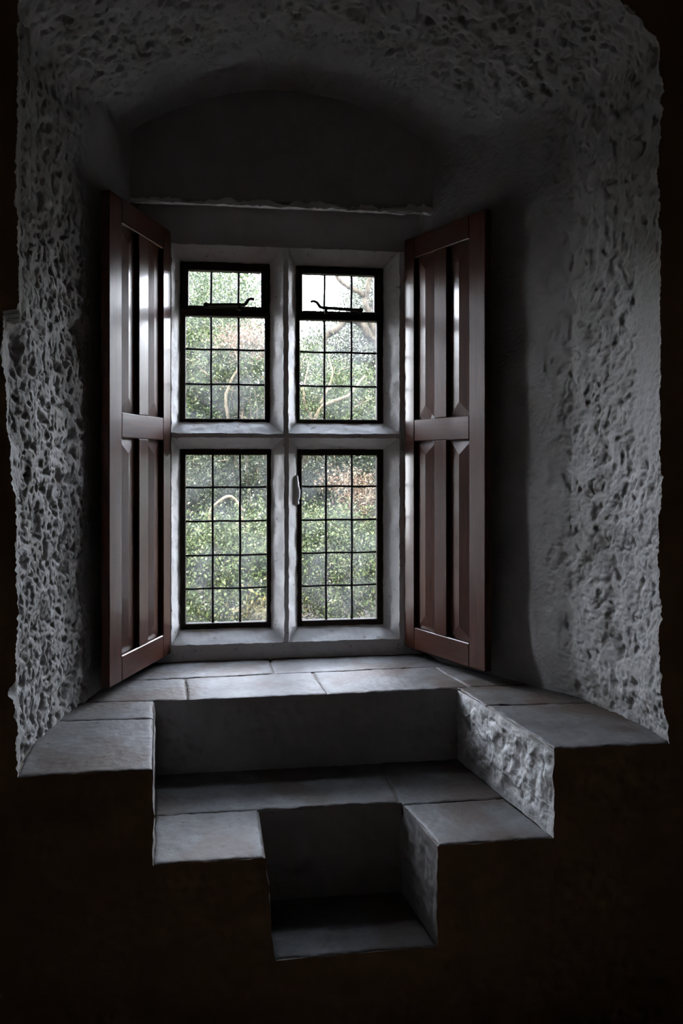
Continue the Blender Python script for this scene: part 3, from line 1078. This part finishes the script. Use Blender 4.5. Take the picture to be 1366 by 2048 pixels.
plant('spreading_tree', 'tree', 'tree with leaves lightened for haze and sun, filling the sky behind the upper left light', (-1.8, 12.5),
      [((-1.2, 12.5, 2.2), (1.3, 1.0, 1.2)), ((-2.8, 12.8, 2.0), (1.4, 1.0, 1.3)), ((-.2, 12.7, 1.2), (1.1, .9, .9)), ((-.5, 12.6, 3.0), (.9, .8, .6))],
      30000, .075, M['leaf_grey'], M['bark'], 14, .15, 10, group=GT)
plant('broad_tree', 'tree', 'far green tree low behind the right window lights', (2.6, 13.2),
      [((2.0, 13.2, .4), (1.5, 1.0, 1.2)), ((3.6, 13.4, 1.4), (1.5, 1.0, 1.3)), ((.6, 13.4, .3), (1.2, .9, 1.1))],
      26000, .075, M['leaf_mid'], M['bark'], 15, .15, 10, group=GT)
plant('backing_tree', 'tree', 'tall dark tree far behind the left window lights', (-.9, 11.0),
      [((-.9, 11.0, .3), (1.3, .8, 1.3)), ((.5, 11.2, .2), (1.2, .8, 1.1)), ((-1.3, 11.2, 1.2), (.9, .7, .8)), ((1.6, 11.3, -.2), (1.0, .7, .9))],
      34000, .08, M['leaf_mid'], M['bark'], 16, .13, 8, group=GT, hollow=.1)
plant('laurel_bush', 'bush', 'bright green bush at the foot of the lower left light', (-.25, 6.7),
      [((-.30, 6.8, -1.0), (.55, .5, .55)), ((.25, 6.9, -.85), (.45, .45, .5))],
      15000, .044, M['leaf_light'], M['bark'], 21, .03, 8, group=GB, aspect=.55)
plant('holly_bush', 'bush', 'dark bush in the middle of the lower left light', (-.75, 7.4),
      [((-.75, 7.5, -.6), (.65, .5, .7)), ((-.1, 7.6, -.25), (.55, .45, .55))],
      16000, .040, M['leaf_dark'], M['pale_bark'], 22, .035, 9, group=GB,
      extra=[([(-.2, 7.0, -.9), (-.32, 6.95, -.45), (-.12, 6.9, -.28), (.0, 6.9, -.42), (.02, 6.9, -.62)], .018, .010)])
plant('rust_leafed_bush', 'bush', 'bush with dry pinkish brown leaves behind the lower right light', (1.35, 7.6),
      [((1.22, 7.30, -.34), (.24, .2, .17)), ((1.02, 7.35, -.16), (.24, .2, .06))],
      1300, .042, M['leaf_rust'], M['pale_bark'], 23, .03, 9, group=GB)
plant('yew_bush', 'bush', 'dense dark bush behind the dry leaves of the lower right light', (1.2, 8.0),
      [((1.2, 8.1, -.55), (.9, .5, .8)), ((1.9, 8.2, -.1), (.8, .5, .8)), ((.75, 8.0, -.05), (.45, .4, .45))],
      24000, .040, M['leaf_dark'], M['pale_bark'], 24, .04, 12, group=GB)
plant('privet_bush', 'bush', 'light green bush at the foot of the lower right light', (1.0, 6.9),
      [((.95, 7.0, -.98), (.6, .45, .55)), ((1.6, 7.1, -.85), (.5, .45, .55)), ((.72, 7.05, -.62), (.26, .25, .22))],
      17000, .042, M['leaf_light'], M['bark'], 25, .03, 8, group=GB, aspect=.5)
plant('copper_leafed_sapling', 'tree', 'sapling with copper leaves across the upper left light', (.05, 7.4),
      [((-.08, 7.3, 1.22), (.28, .2, .10)), ((.12, 7.3, 1.27), (.20, .2, .08)), ((.17, 7.32, 1.12), (.12, .1, .08))],
      800, .044, M['leaf_rust'], M['bark'], 26, .012, 4, group=GT)
plant('yellow_leafed_shrub', 'bush', 'small yellowing shrub low behind the lower left light', (.18, 6.2),
      [((.22, 6.2, -1.25), (.22, .2, .16))], 500, .060, M['leaf_yellow'], M['bark'], 27, .012, 5, group=GB)
plant('side_bush', 'bush', 'green bush left of the window view, seen only aslant', (-2.6, 7.2),
      [((-2.6, 7.3, -.5), (1.1, .8, 1.2)), ((-3.8, 7.6, 0), (1.2, .9, 1.5))], 22000, .055, M['leaf_mid'], M['bark'], 28, .06, 8, group=GB)
plant('side_tree', 'tree', 'green tree right of the window view, seen only aslant', (3.9, 7.8),
      [((3.4, 7.9, -.6), (1.0, .8, 1.2)), ((4.6, 8.2, .4), (1.3, 1.0, 1.6))], 24000, .055, M['leaf_mid'], M['bark'], 29, .08, 8, group=GT)
GF = 'unseen trees added beside the garden to dim the shutter reflections'  # added out of view to keep bright sky out of the shutter reflections
for k, (x, y, r, h_, lm, lab) in enumerate((
        (6.2, 8.5, 1.9, .7, 'leaf_mid', 'round green tree added right of the garden to cut the sky mirrored in the left shutter'),
        (9.5, 10.5, 2.3, 1.2, 'leaf_light', 'pale round tree added far to the right to cut the sky mirrored in the left shutter'),
        (6.0, 13.0, 2.1, 1.0, 'leaf_mid', 'broad unseen tree added at the back right to cut mirrored sky'),
        (-5.6, 9.0, 1.9, .6, 'leaf_light', 'pale round tree added left of the garden to cut the sky mirrored in the right shutter'),
        (-6.5, 13.0, 2.3, 1.0, 'leaf_mid', 'broad unseen tree added at the back left to cut mirrored sky'))):
    plant('sky_screen_tree', 'tree', lab, (x, y), [((x, y, h_ - .8), (r, r * .8, 1.5)), ((x + .5, y, h_ + .5), (r * .7, r * .7, 1.0))], 12000, .10, M[lm], M['bark'], 40 + k, .12, 8, group=GF)
